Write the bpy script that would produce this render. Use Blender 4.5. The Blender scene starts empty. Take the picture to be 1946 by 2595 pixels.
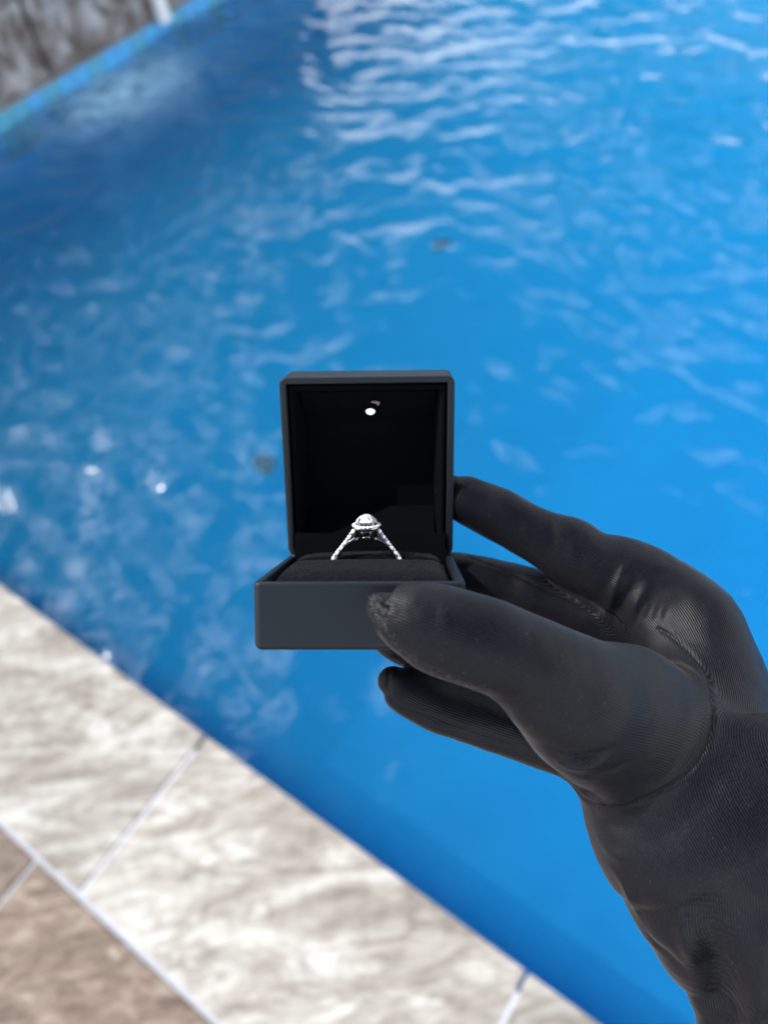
import bpy, bmesh, math, random
import numpy as np
from mathutils import Vector, Matrix, noise
from mathutils.bvhtree import BVHTree

random.seed(7)
rng = np.random.default_rng(7)
sc = bpy.context.scene
col = sc.collection

# ------------------------------------------------------------------ camera
F_PX = 1880.0                      # focal length in pixels of the 1946 x 2595 photograph
CX, CY = 973.0, 1297.5
H_CAM = 1.25
M = Matrix(((0.9914244, 0.13068151, 0.0),
            (-0.10680731, 0.81030108, -0.57619819),
            (-0.07529845, 0.57125695, 0.8173100)))
cam_data = bpy.data.cameras.new('camera')
cam = bpy.data.objects.new('camera', cam_data)
col.objects.link(cam)
C2W = Matrix.Translation((0, 0, H_CAM)) @ M.to_4x4()
cam.matrix_world = C2W
cam_data.sensor_fit = 'VERTICAL'
cam_data.sensor_height = 36.0
cam_data.lens = 36.0 * F_PX / 2595.0
cam_data.clip_start = 0.01
cam_data.clip_end = 500
cam_data.dof.use_dof = True
cam_data.dof.focus_distance = 0.230
cam_data.dof.aperture_fstop = 7.0
cam_data.dof.aperture_blades = 0
sc.camera = cam

# ------------------------------------------------------------------ sky and sun
SUN_EL, SUN_AZ = math.radians(48), math.radians(-63.0)     # azimuth from +Y towards +X
sun_dir = Vector((math.sin(SUN_AZ) * math.cos(SUN_EL), math.cos(SUN_AZ) * math.cos(SUN_EL), math.sin(SUN_EL)))
world = bpy.data.worlds.new('World')
sc.world = world
world.use_nodes = True
wn, wl = world.node_tree.nodes, world.node_tree.links
wn.clear()
w_out = wn.new('ShaderNodeOutputWorld')
w_bg = wn.new('ShaderNodeBackground')
w_bg.inputs['Strength'].default_value = 0.10
w_sky = wn.new('ShaderNodeTexSky')
w_sky.sky_type = 'NISHITA'
w_sky.sun_disc = False
w_sky.sun_elevation = SUN_EL
w_sky.sun_rotation = SUN_AZ
w_sky.air_density = 1.0
w_sky.dust_density = 0.6
w_tc = wn.new('ShaderNodeTexCoord')
w_map = wn.new('ShaderNodeMapping')
w_map.inputs['Scale'].default_value = (1.0, 1.0, 1.9)
w_noise = wn.new('ShaderNodeTexNoise')
w_noise.inputs['Scale'].default_value = 3.3
w_noise.inputs['Detail'].default_value = 7
w_noise.inputs['Roughness'].default_value = 0.56
w_ramp = wn.new('ShaderNodeValToRGB')
w_ramp.color_ramp.elements[0].position = 0.46
w_ramp.color_ramp.elements[1].position = 0.56
w_mix = wn.new('ShaderNodeMixRGB')
# thin cloud is brightest around the sun (forward scattering)
w_dot = wn.new('ShaderNodeVectorMath'); w_dot.operation = 'DOT_PRODUCT'
w_dot.inputs[1].default_value = sun_dir
w_glow = wn.new('ShaderNodeMapRange')
w_glow.inputs['From Min'].default_value = 0.75
w_glow.inputs['From Max'].default_value = 1.0
w_glow.inputs['To Min'].default_value = 30.0
w_glow.inputs['To Max'].default_value = 70.0
w_cc = wn.new('ShaderNodeVectorMath'); w_cc.operation = 'SCALE'
w_cc.inputs[0].default_value = (0.93, 0.97, 1.0)
wl.new(w_tc.outputs['Generated'], w_map.inputs['Vector'])
wl.new(w_map.outputs['Vector'], w_noise.inputs['Vector'])
# cloud thickens towards the horizon and thins out overhead
w_sep = wn.new('ShaderNodeSeparateXYZ'); wl.new(w_tc.outputs['Generated'], w_sep.inputs['Vector'])
w_el = wn.new('ShaderNodeMapRange')
w_el.inputs['From Min'].default_value = 0.25; w_el.inputs['From Max'].default_value = 0.95
w_el.inputs['To Min'].default_value = 0.115; w_el.inputs['To Max'].default_value = -0.24
wl.new(w_sep.outputs['Z'], w_el.inputs['Value'])
w_add = wn.new('ShaderNodeMath'); w_add.operation = 'ADD'
wl.new(w_noise.outputs['Fac'], w_add.inputs[0]); wl.new(w_el.outputs['Result'], w_add.inputs[1])
# and the thin veil round the sun is denser
w_veil = wn.new('ShaderNodeMapRange')
w_veil.inputs['From Min'].default_value = 0.72; w_veil.inputs['From Max'].default_value = 1.0
w_veil.inputs['To Min'].default_value = 0.0; w_veil.inputs['To Max'].default_value = 0.12
wl.new(w_dot.outputs['Value'], w_veil.inputs['Value'])
w_add2 = wn.new('ShaderNodeMath'); w_add2.operation = 'ADD'
wl.new(w_add.outputs['Value'], w_add2.inputs[0]); wl.new(w_veil.outputs['Result'], w_add2.inputs[1])
wl.new(w_add2.outputs['Value'], w_ramp.inputs['Fac'])
wl.new(w_tc.outputs['Generated'], w_dot.inputs[0])
wl.new(w_dot.outputs['Value'], w_glow.inputs['Value'])
wl.new(w_glow.outputs['Result'], w_cc.inputs['Scale'])
wl.new(w_ramp.outputs['Color'], w_mix.inputs['Fac'])
wl.new(w_sky.outputs['Color'], w_mix.inputs['Color1'])
wl.new(w_cc.outputs['Vector'], w_mix.inputs['Color2'])
wl.new(w_mix.outputs['Color'], w_bg.inputs['Color'])
wl.new(w_bg.outputs['Background'], w_out.inputs['Surface'])

sun_data = bpy.data.lights.new('sun', 'SUN')
sun_data.energy = 4.5
sun_data.angle = math.radians(0.55)
sun_data.color = (1.0, 0.95, 0.88)
sun = bpy.data.objects.new('sun', sun_data)
col.objects.link(sun)
sun.rotation_euler = sun_dir.to_track_quat('Z', 'Y').to_euler()
sun.location = (0, 0, 6)

sc.view_settings.view_transform = 'Standard'
sc.view_settings.look = 'None'
sc.view_settings.gamma = 1.0
sc.view_settings.exposure = 0.1
sc.view_settings.use_curve_mapping = False
sc.render.engine = 'CYCLES'
sc.cycles.use_denoising = True
sc.cycles.denoising_prefilter = 'ACCURATE'
sc.cycles.max_bounces = 8
sc.cycles.volume_bounces = 2
sc.cycles.transparent_max_bounces = 8
sc.cycles.caustics_reflective = False
sc.cycles.caustics_refractive = False
sc.cycles.sample_clamp_indirect = 6.0
sc.cycles.sample_clamp_direct = 12.0

# ------------------------------------------------------------------ helpers
def c2w(p):
    return C2W @ Vector(p)

def px(x, y, z):
    """point in camera space seen at photograph pixel (x, y) at distance z"""
    return Vector(((x - CX) / F_PX * z, -(y - CY) / F_PX * z, -z))

def tag(o, label=None, cat=None, group=None, kind=None):
    if label: o['label'] = label
    if cat: o['category'] = cat
    if group: o['group'] = group
    if kind: o['kind'] = kind
    return o

def empty(name, mat, label=None, cat=None, group=None, kind=None):
    o = bpy.data.objects.new(name, None)
    o.empty_display_size = 0.01
    col.objects.link(o)
    o.matrix_world = mat
    return tag(o, label, cat, group, kind)

def link(name, mesh, mat=None, parent=None, local=None):
    o = bpy.data.objects.new(name, mesh)
    col.objects.link(o)
    if mat and not mesh.materials:
        mesh.materials.append(mat)
    if parent:
        o.parent = parent
    if local is not None:
        o.matrix_local = local
    return o

def mesh_from(name, verts, faces, smooth=False, mat=None, parent=None, local=None):
    me = bpy.data.meshes.new(name)
    me.from_pydata([tuple(v) for v in verts], [], faces)
    me.validate()
    bm = bmesh.new(); bm.from_mesh(me)
    bmesh.ops.recalc_face_normals(bm, faces=bm.faces)
    bm.to_mesh(me); bm.free()
    if smooth:
        me.polygons.foreach_set('use_smooth', [True] * len(me.polygons))
    me.update()
    return link(name, me, mat, parent, local)

def bm_obj(name, bm, mat=None, parent=None, smooth=False, local=None):
    bmesh.ops.recalc_face_normals(bm, faces=bm.faces)
    me = bpy.data.meshes.new(name)
    bm.to_mesh(me); bm.free()
    if smooth:
        me.polygons.foreach_set('use_smooth', [True] * len(me.polygons))
    return link(name, me, mat, parent, local)

def material(name, color=(.5, .5, .5), rough=.5, metal=0., **kw):
    m = bpy.data.materials.new(name)
    m.use_nodes = True
    b = m.node_tree.nodes['Principled BSDF']
    b.inputs['Base Color'].default_value = (*color, 1)
    b.inputs['Roughness'].default_value = rough
    b.inputs['Metallic'].default_value = metal
    for k, v in kw.items():
        b.inputs[k].default_value = v
    return m, m.node_tree.nodes, m.node_tree.links, b

def nnode(n, t, **kw):
    o = n.new(t)
    for k, v in kw.items():
        if k in o.inputs.keys():
            o.inputs[k].default_value = v
        else:
            setattr(o, k, v)
    return o

def ramp(n, stops):
    r = n.new('ShaderNodeValToRGB')
    els = r.color_ramp.elements
    while len(els) < len(stops): els.new(.5)
    for e, (p, c) in zip(els, stops):
        e.position = p; e.color = (*c, 1)
    return r

# ------------------------------------------------------------------ materials
def stone_material(name, stops, scale, rough=.75, bump=.25, vein=0., stretch=2.8):
    m, n, l, b = material(name, rough=rough)
    tc = n.new('ShaderNodeTexCoord')
    oi = n.new('ShaderNodeObjectInfo')
    geo = n.new('ShaderNodeNewGeometry')
    off = nnode(n, 'ShaderNodeVectorMath', operation='SCALE'); off.inputs[0].default_value = (7.3, 3.1, 5.7)
    l.new(oi.outputs['Random'], off.inputs['Scale'])
    add = nnode(n, 'ShaderNodeVectorMath', operation='ADD')
    l.new(geo.outputs['Position'], add.inputs[0]); l.new(off.outputs['Vector'], add.inputs[1])
    mp = n.new('ShaderNodeMapping')
    mp.inputs['Rotation'].default_value = (0, 0, math.radians(-25))
    mp.inputs['Scale'].default_value = (1.0, stretch, 1.0)
    l.new(add.outputs['Vector'], mp.inputs['Vector'])
    n1 = nnode(n, 'ShaderNodeTexNoise', Scale=scale, Detail=7.0, Roughness=.55, Distortion=1.1)
    l.new(mp.outputs['Vector'], n1.inputs['Vector'])
    r = ramp(n, stops)
    l.new(n1.outputs['Fac'], r.inputs['Fac'])
    # pores and speckle
    n2 = nnode(n, 'ShaderNodeTexNoise', Scale=scale * 9, Detail=4.0, Roughness=.6)
    l.new(add.outputs['Vector'], n2.inputs['Vector'])
    r2 = ramp(n, [(.30, (.80, .80, .80)), (.5, (1, 1, 1)), (.72, (1.12, 1.12, 1.12))])
    l.new(n2.outputs['Fac'], r2.inputs['Fac'])
    mul = nnode(n, 'ShaderNodeMixRGB', blend_type='MULTIPLY'); mul.inputs['Fac'].default_value = 1
    l.new(r.outputs['Color'], mul.inputs['Color1']); l.new(r2.outputs['Color'], mul.inputs['Color2'])
    if vein:
        mv = n.new('ShaderNodeMapping'); mv.inputs['Rotation'].default_value = (0, 0, math.radians(35)); mv.inputs['Scale'].default_value = (1.0, 3.6, 1.0)
        l.new(add.outputs['Vector'], mv.inputs['Vector'])
        n3 = nnode(n, 'ShaderNodeTexNoise', Scale=4.0, Detail=6.0, Roughness=.6, Distortion=1.6)
        l.new(mv.outputs['Vector'], n3.inputs['Vector'])
        r3 = ramp(n, [(.40, (1, 1, 1)), (.485, (1 - vein, 1 - vein * 1.08, 1 - vein * 1.15)), (.52, (1 - vein * .6, 1 - vein * .65, 1 - vein * .7)), (.60, (1, 1, 1))])
        l.new(n3.outputs['Fac'], r3.inputs['Fac'])
        mul2 = nnode(n, 'ShaderNodeMixRGB', blend_type='MULTIPLY'); mul2.inputs['Fac'].default_value = 1
        l.new(mul.outputs['Color'], mul2.inputs['Color1']); l.new(r3.outputs['Color'], mul2.inputs['Color2'])
        mul = mul2
    # each stone a touch lighter or darker
    mr = nnode(n, 'ShaderNodeMapRange'); mr.inputs['To Min'].default_value = .86; mr.inputs['To Max'].default_value = 1.08
    l.new(oi.outputs['Random'], mr.inputs['Value'])
    sc_ = nnode(n, 'ShaderNodeVectorMath', operation='SCALE')
    l.new(mul.outputs['Color'], sc_.inputs[0]); l.new(mr.outputs['Result'], sc_.inputs['Scale'])
    l.new(sc_.outputs['Vector'], b.inputs['Base Color'])
    bp = nnode(n, 'ShaderNodeBump', Strength=bump, Distance=.004)
    l.new(n2.outputs['Fac'], bp.inputs['Height'])
    l.new(bp.outputs['Normal'], b.inputs['Normal'])
    return m

mat_coping = stone_material('white_travertine', [(.25, (.215, .19, .168)), (.42, (.305, .284, .258)), (.54, (.405, .387, .362)), (.68, (.48, .466, .446))], 5.5, bump=.15, vein=.38)
mat_paver = stone_material('tan_travertine', [(.3, (.11, .076, .056)), (.5, (.19, .142, .11)), (.64, (.28, .225, .185)), (.78, (.46, .41, .37))], 17.0, vein=.25)
mat_wallstone = stone_material('rough_wall_stone', [(.30, (.045, .032, .028)), (.43, (.13, .105, .092)), (.55, (.25, .235, .23)), (.70, (.46, .46, .49))], 8.0, bump=.6, stretch=1.0)
mat_grout, *_ = material('pale_grout', (.44, .46, .51), .85)
mat_dgrout, *_ = material('grey_grout', (.36, .38, .43), .9)
mat_mortar, *_ = material('dark_mortar', (.22, .21, .20), .9)
mat_post, *_ = material('white_paint', (.78, .80, .82), .4)

def tile_material(name, c):
    m, n, l, b = material(name, c, .25)
    tc = n.new('ShaderNodeNewGeometry')
    nz = nnode(n, 'ShaderNodeTexNoise', Scale=40.0, Detail=3.0)
    l.new(tc.outputs['Position'], nz.inputs['Vector'])
    mx = nnode(n, 'ShaderNodeMixRGB', blend_type='MULTIPLY'); mx.inputs['Fac'].default_value = .25
    mx.inputs['Color1'].default_value = (*c, 1)
    l.new(nz.outputs['Fac'], mx.inputs['Color2'])
    l.new(mx.outputs['Color'], b.inputs['Base Color'])
    return m
mat_tile_blue = tile_material('blue_glazed_tile', (.10, .42, .80))
mat_tile_teal = tile_material('teal_glazed_tile', (.11, .40, .58))

# pool plaster
mat_plaster, n, l, b = material('blue_pool_plaster', rough=.8)
g = n.new('ShaderNodeNewGeometry')
nz = nnode(n, 'ShaderNodeTexNoise', Scale=1.6, Detail=6.0, Roughness=.62, Distortion=.8)
l.new(g.outputs['Position'], nz.inputs['Vector'])
r = ramp(n, [(.32, (.012, .30, .70)), (.5, (.022, .46, .90)), (.68, (.04, .62, 1.0))])
l.new(nz.outputs['Fac'], r.inputs['Fac']); l.new(r.outputs['Color'], b.inputs['Base Color'])

# water surface: reflection over a clear tinted body
mat_water = bpy.data.materials.new('pool_water')
mat_water.use_nodes = True
n, l = mat_water.node_tree.nodes, mat_water.node_tree.links
n.clear()
o_ = n.new('ShaderNodeOutputMaterial')
gl = nnode(n, 'ShaderNodeBsdfGlossy', Roughness=.04)
tr = n.new('ShaderNodeBsdfTransparent'); tr.inputs['Color'].default_value = (.92, .98, 1, 1)
mx = n.new('ShaderNodeMixShader')
g = n.new('ShaderNodeNewGeometry')
mp1 = n.new('ShaderNodeMapping'); mp1.inputs['Rotation'].default_value = (0, 0, .5); mp1.inputs['Scale'].default_value = (1, 1.8, 1)
l.new(g.outputs['Position'], mp1.inputs['Vector'])
nz1 = nnode(n, 'ShaderNodeTexNoise', Scale=9.0, Detail=3.0, Roughness=.5, Distortion=.6)
l.new(mp1.outputs['Vector'], nz1.inputs['Vector'])
bp = nnode(n, 'ShaderNodeBump', Strength=1.0, Distance=.0065)
l.new(nz1.outputs['Fac'], bp.inputs['Height'])
l.new(bp.outputs['Normal'], gl.inputs['Normal'])
# reflectance of the surface by the angle of the ray, the same from above and from below
def mth(op, x, y):
    m_ = nnode(n, 'ShaderNodeMath', operation=op)
    for i_, q_ in enumerate((x, y)):
        if isinstance(q_, (int, float)): m_.inputs[i_].default_value = q_
        elif q_ is not None: l.new(q_, m_.inputs[i_])
    return m_.outputs['Value']
dt = nnode(n, 'ShaderNodeVectorMath', operation='DOT_PRODUCT')
l.new(g.outputs['Incoming'], dt.inputs[0]); l.new(bp.outputs['Normal'], dt.inputs[1])
cth = mth('ABSOLUTE', dt.outputs['Value'], None)
f5 = mth('POWER', mth('SUBTRACT', 1.0, cth), 5.0)
l.new(mth('ADD', mth('MULTIPLY', f5, .96), .036), mx.inputs['Fac'])
l.new(tr.outputs['BSDF'], mx.inputs[1]); l.new(gl.outputs['BSDF'], mx.inputs[2])
fo = n.new('ShaderNodeBsdfDiffuse'); fo.inputs['Color'].default_value = (.42, .72, .95, 1)  # pale blue painted in for the sky mirrored by the choppy patch
att = nnode(n, 'ShaderNodeAttribute', attribute_name='chop_sheen')
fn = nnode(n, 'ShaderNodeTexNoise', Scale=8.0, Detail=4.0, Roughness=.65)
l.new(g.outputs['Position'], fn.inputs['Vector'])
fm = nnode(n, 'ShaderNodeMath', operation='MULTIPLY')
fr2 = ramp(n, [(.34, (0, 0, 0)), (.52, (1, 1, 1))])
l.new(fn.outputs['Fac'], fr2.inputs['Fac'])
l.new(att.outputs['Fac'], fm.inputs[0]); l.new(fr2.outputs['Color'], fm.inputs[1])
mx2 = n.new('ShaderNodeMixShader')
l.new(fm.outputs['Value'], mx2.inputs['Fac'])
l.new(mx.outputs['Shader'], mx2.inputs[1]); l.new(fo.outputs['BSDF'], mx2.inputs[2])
l.new(mx2.outputs['Shader'], o_.inputs['Surface'])
vo = n.new('ShaderNodeVolumePrincipled')
vo.inputs['Color'].default_value = (.035, .545, .925, 1)
vo.inputs['Density'].default_value = .9
l.new(vo.outputs['Volume'], o_.inputs['Volume'])
mat_water.cycles.homogeneous_volume = True

# ------------------------------------------------------------------ the pool (directions e1 along the near coping, e2 across the water)
E1 = Vector((-0.760856, 0.648921, 0)); E2 = Vector((0.648921, 0.760856, 0))
def P(a, b_, z=0.): return E1 * a + E2 * b_ + Vector((0, 0, z))
POOL = Matrix(((E1.x, -E2.x, 0, 0), (E1.y, -E2.y, 0, 0), (0, 0, 1, 0), (0, 0, 0, 1)))   # x along e1, y away from the water
A0, A1 = -5.5, 2.735       # pool extent along e1
B0, B1 = 0.119, 6.2        # pool extent along e2
WATER_Z = -0.054
DEPTH = -1.0

def slab(name, a0, a1, b0, b1, z0, z1, mat, parent, bev=.004, seg=2, jit=0.):
    bm = bmesh.new()
    vs = []
    for z in (z0, z1):
        for a, bb in ((a0, b0), (a1, b0), (a1, b1), (a0, b1)):
            vs.append(bm.verts.new(P(a + random.uniform(-jit, jit), bb + random.uniform(-jit, jit), z)))
    bm.faces.new(vs[:4][::-1]); bm.faces.new(vs[4:])
    for i in range(4):
        j = (i + 1) % 4
        bm.faces.new((vs[i], vs[j], vs[4 + j], vs[4 + i]))
    if bev:
        bmesh.ops.bevel(bm, geom=list(bm.edges), offset=bev, segments=seg, profile=.5, affect='EDGES', clamp_overlap=True)
    return bm_obj(name, bm, mat, parent, smooth=False)

# ground sheet with the pool cut out of it
verts = [P(-90, -90, -.06), P(90, -90, -.06), P(90, 90, -.06), P(-90, 90, -.06),
         P(A0 - .05, B0 - .05, -.06), P(A1 + .05, B0 - .05, -.06), P(A1 + .05, B1 + .05, -.06), P(A0 - .05, B1 + .05, -.06)]
mat_ground = stone_material('garden_ground', [(.3, (.16, .15, .10)), (.6, (.25, .23, .17)), (.8, (.33, .30, .24))], 1.5)
tag(mesh_from('ground', verts, [(0, 1, 5, 4), (1, 2, 6, 5), (2, 3, 7, 6), (3, 0, 4, 7)], mat=mat_ground), kind='structure')

# pool basin: floor, walls, and rounded corner to the floor
basin = []
faces = []
prof = [(0, -.02), (0, -.8), (.02, -.88), (.08, -.95), (.18, DEPTH)]
for d, z in prof:
    for a, bb in ((A0 + d, B0 - .030 + d), (A1 - d, B0 - .030 + d), (A1 - d, B1 - d), (A0 + d, B1 - d)):
        # the floor falls away from the shallow end towards the stone wall
        far_ = bb > 3
        basin.append(P(a, bb, z if z > -.1 else z * ((2.3 if far_ else 1.9) if a > 0 else (1.5 if far_ else .10))))
for k in range(len(prof) - 1):
    for i in range(4):
        j = (i + 1) % 4
        faces.append((k * 4 + i, k * 4 + j, (k + 1) * 4 + j, (k + 1) * 4 + i))
k = (len(prof) - 1) * 4
faces.append((k, k + 1, k + 2, k + 3))
tag(mesh_from('pool_basin', basin, faces, mat=mat_plaster), kind='structure')

# water surface with real ripples
NA, NB = 620, 560
wa = np.concatenate([np.linspace(A0, -1.2, 60)[:-1], np.linspace(-1.2, A1 - .012, NA - 59)])
wb = np.concatenate([np.linspace(B0 - .028, 4.0, NB - 69), np.linspace(4.0, B1, 70)[1:]])
GA, GB = np.meshgrid(wa, wb, indexing='ij')
rw = np.random.default_rng(21)
def waves(cnt, lam0, lam1, amp, theta0, spread):
    h = np.zeros_like(GA)
    for _ in range(cnt):
        lam = lam0 * (lam1 / lam0) ** rw.random()
        th = theta0 + spread * rw.normal()
        kx, ky = math.cos(th) * 2 * math.pi / lam, math.sin(th) * 2 * math.pi / lam
        h += amp * (lam / lam1) * np.sin(kx * GA + ky * GB + rw.random() * 6.28 + .9 * np.sin(1.7 * GA + 2.3 * GB + rw.random() * 6.28))
    return h
X_ = E1.x * GA + E2.x * GB; Y_ = E1.y * GA + E2.y * GB
h = waves(18, .06, .24, .00095, .9, .9) + waves(16, .05, .20, .00075, -.6, 1.0) + waves(12, .25, .8, .0024, .5, 1.1) + .22 * np.exp(-(((GA - 1.5) / .9) ** 2 + ((GB - .3) / .8) ** 2)) * waves(16, .05, .16, .0012, .2, .5)
# rings spreading from a point by the near coping
for (ra, rb, lam, amp, reach) in ((2.15, -.30, .12, .0040, 1.0), (1.9, .3, .085, .0010, .45)):
    rr = np.hypot(GA - ra, GB - rb)
    h += amp * np.sin(rr * 2 * math.pi / lam + 1.2 * np.sin(3 * GA)) * np.exp(-(rr / reach) ** 2)
# choppy water where the return jet breaks the surface by the stone wall
chop_sheen = np.exp(-(((GA - 2.52) / .20) ** 2 + ((GB - 1.78) / .27) ** 2))  # weights both the chop and its painted sky sheen
h += chop_sheen * waves(14, .05, .14, .0022, 0, 3.0)
wz = WATER_Z + h
co = np.stack([X_, Y_, wz], -1).reshape(-1, 3)
na, nb = GA.shape
idx = np.arange(na * nb).reshape(na, nb)
q = np.stack([idx[:-1, :-1], idx[1:, :-1], idx[1:, 1:], idx[:-1, 1:]], -1).reshape(-1, 4)
# close the body of water below its surface
top_n = len(co)
border = np.concatenate([idx[:-1, 0], idx[-1, :-1], idx[:0:-1, -1], idx[0, :0:-1]])
low = co[border].copy(); low[:, 2] = DEPTH * 2.3 - .01
co = np.concatenate([co, low])
me = bpy.data.meshes.new('pool_water')
me.vertices.add(len(co)); me.vertices.foreach_set('co', co.ravel())
me.loops.add(q.size); me.loops.foreach_set('vertex_index', q.ravel().astype(np.int32))
me.polygons.add(len(q)); me.polygons.foreach_set('loop_start', np.arange(0, q.size, 4, dtype=np.int32))
me.polygons.foreach_set('loop_total', np.full(len(q), 4, dtype=np.int32))
me.polygons.foreach_set('use_smooth', np.ones(len(q), dtype=bool))
me.update()
_bm = bmesh.new(); _bm.from_mesh(me); _bm.verts.ensure_lookup_table()
nb_ = len(border)
lowv = [_bm.verts[top_n + i] for i in range(nb_)]; topv = [_bm.verts[int(i)] for i in border]
for i in range(nb_):
    j = (i + 1) % nb_
    _bm.faces.new((topv[j], topv[i], lowv[i], lowv[j]))
_bm.faces.new(lowv[::-1])
bmesh.ops.recalc_face_normals(_bm, faces=_bm.faces)
_bm.to_mesh(me); _bm.free()
if me.polygons[0].normal.z < 0: me.flip_normals()
me.polygons.foreach_set('use_smooth', np.arange(len(me.polygons)) < len(q))
fa = me.attributes.new('chop_sheen', 'FLOAT', 'POINT'); fa.data.foreach_set('value', np.concatenate([chop_sheen.ravel(), np.zeros(nb_)]).astype(np.float32))
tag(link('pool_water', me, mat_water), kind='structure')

# near coping of white travertine
org = Matrix.Translation(P(0, B0 - .15, 0))
cop = empty('pool_coping', Matrix.Identity(4), kind='structure')
slab('grout_bed', A0 - .3, A1 - .01, B0 - .297, B0 - .030, -.052, -.0018, mat_grout, cop, bev=0)
J = 0.006
joint0 = -0.052
a = joint0 - 9 * .622
k = 0
while a < A1:
    a1 = min(a + .622, A1 - .02)
    if a1 - a > .05:
        slab('coping_stone', a + .0026, a1 - .0026, B0 - .296, B0, -.045, random.uniform(-.001, .001), mat_coping, cop, bev=.0035, seg=2)
    a += .622
# tan travertine deck beyond the coping
deck = empty('pool_deck', Matrix.Identity(4), kind='structure')
slab('grout_bed', A0 - .3, 4.0, -4.0, B0 - .297, -.055, -.0035, mat_dgrout, deck, bev=0)
bb = B0 - .301
row = 0
while bb > -1.4:
    b1 = bb - .405
    a = -2.4 + (.017 if row % 2 == 0 else .30)
    while a < 3.4:
        slab('paver', a + .0025, a + .6075, b1 + .004, bb - .002, -.045, random.uniform(-.0025, 0), mat_paver, deck, bev=.003, seg=1)
        a += .61
    bb = b1
    row += 1

# raised stone wall along the far side, with its waterline tiles
wall = empty('stone_wall', Matrix.Identity(4), 'raised grey brown stone wall above the pool waterline tiles', 'wall')
WE0, WE1, WH = -.3, 3.2, .62
slab('backing', A1 + .03, A1 + .30, WE0, WE1, -.05, WH - .02, mat_mortar, wall, bev=0)
z = .004
rows = 0
while z < WH - .04:
    hh = random.choice((.19, .23, .27))
    if z + hh > WH - .02: hh = WH - z
    b_ = WE0
    while b_ < WE1 - .02:
        w_ = random.uniform(.35, .75)
        e_ = min(b_ + w_, WE1)
        d_ = random.uniform(-.010, .012)
        slab('wall_stone', A1 - d_, A1 + .08, b_ + .004, e_ - .004, z + .004, z + hh - .004, mat_wallstone, wall, bev=.008, seg=2, jit=.003)
        b_ = e_
    z += hh
b_ = WE0
while b_ < WE1:
    e_ = min(b_ + .5, WE1)
    slab('cap_stone', A1 - .02, A1 + .33, b_ + .003, e_ - .003, WH, WH + .035, mat_paver, wall, bev=.006)
    b_ = e_
band = empty('waterline_tiles', Matrix.Identity(4), kind='structure')
slab('grout_bed', A1 - .002, A1 + .03, B0 + .014, B1, -.16, 0, mat_grout, band, bev=0)
b_ = B0 + .02
tw = .076
i = 0
tm = {}
while b_ < 5.2:
    teal = (i % 3 == 1) ^ (random.random() < .1)
    mt = mat_tile_teal if teal else mat_tile_blue
    for zz in (-.0775, -.155):
        slab('tile', A1 - .008, A1 + .004, b_ + .0015, b_ + tw - .0015, zz + .0015, zz + .0755, mt, band, bev=.0015, seg=1)
    b_ += tw; i += 1
# low coping where the raised wall ends
fc = empty('far_coping', Matrix.Identity(4), kind='structure')
b_ = WE1 + .003
while b_ < 6.4:
    slab('coping_stone', A1 - .012, A1 + .30, b_ + .003, b_ + .60, -.03, .003, mat_coping, fc, bev=.006)
    b_ += .606

# white post standing against the wall
bm = bmesh.new()
prof = [(.0225, .0), (.0225, .60)]
slab_post = slab('post', A1 - .052, A1 - .014, 2.19, 2.235, .006, .66, mat_post, None, bev=.004)
slab_post.name = 'rail_post'
tag(slab_post, 'white square post standing against the rough stone wall at the pool edge', 'post')
pl = slab('post_cap', A1 - .058, A1 - .013, 2.184, 2.241, .66, .672, mat_post, slab_post, bev=.003)
pl = slab('foot_bracket', A1 - .060, A1 - .012, 2.183, 2.242, .0005, .006, mat_post, slab_post, bev=.002)

# trees beyond the pool (seen only as dark patches mirrored in the far water)
def leaf_tree(name, x, y, hgt, rad, label, seed):
    rr = np.random.default_rng(seed)
    t = empty(name, Matrix.Translation((x, y, -.06)), label, 'tree', 'trees mirrored in the far water')
    bm = bmesh.new()
    pts = [(0, 0, 0, .16), (.05, .02, hgt * .3, .12), (-.04, .05, hgt * .6, .08), (.03, 0, hgt * .9, .03)]
    rings = []
    for (a_, b2, c_, r_) in pts:
        rings.append([bm.verts.new((a_ + r_ * math.cos(k * .785), b2 + r_ * math.sin(k * .785), c_)) for k in range(8)])
    for r0, r1 in zip(rings, rings[1:]):
        for k in range(8): bm.faces.new((r0[k], r0[(k + 1) % 8], r1[(k + 1) % 8], r1[k]))
    bm_obj('trunk', bm, mat_bark, t)
    N = 5000
    cl = rr.normal(size=(34, 3)); cl /= np.linalg.norm(cl, axis=1)[:, None]
    cl = cl * rad * (rr.random((34, 1)) ** .4) * .85 + [0, 0, hgt * .68]
    c = cl[rr.integers(0, 34, N)] + rr.normal(size=(N, 3)) * rad * .2
    u = rr.normal(size=(N, 3)); u /= np.linalg.norm(u, axis=1)[:, None]
    v = np.cross(u, rr.normal(size=(N, 3))); v /= np.linalg.norm(v, axis=1)[:, None]
    s = (.07 + .06 * rr.random((N, 1)))
    V = np.stack([c - u * s, c + v * s * .5, c + u * s, c - v * s * .5], 1).reshape(-1, 3)
    Fc = np.arange(4 * N).reshape(-1, 4).tolist()
    me = bpy.data.meshes.new('crown'); me.from_pydata(V.tolist(), [], Fc)
    link('crown', me, mat_leaf, t)
mat_bark, *_ = material('bark', (.10, .07, .05), .9)
mat_leaf, *_ = material('tree_leaves', (.05, .085, .03), .6)
leaf_tree('tree', 3.9, 8.0, 3.6, 1.5, 'bushy dark green tree behind the far end of the pool', 3)
leaf_tree('tree', 6.6, 9.6, 4.4, 1.8, 'taller dark green tree behind the far end of the pool', 5)

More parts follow.
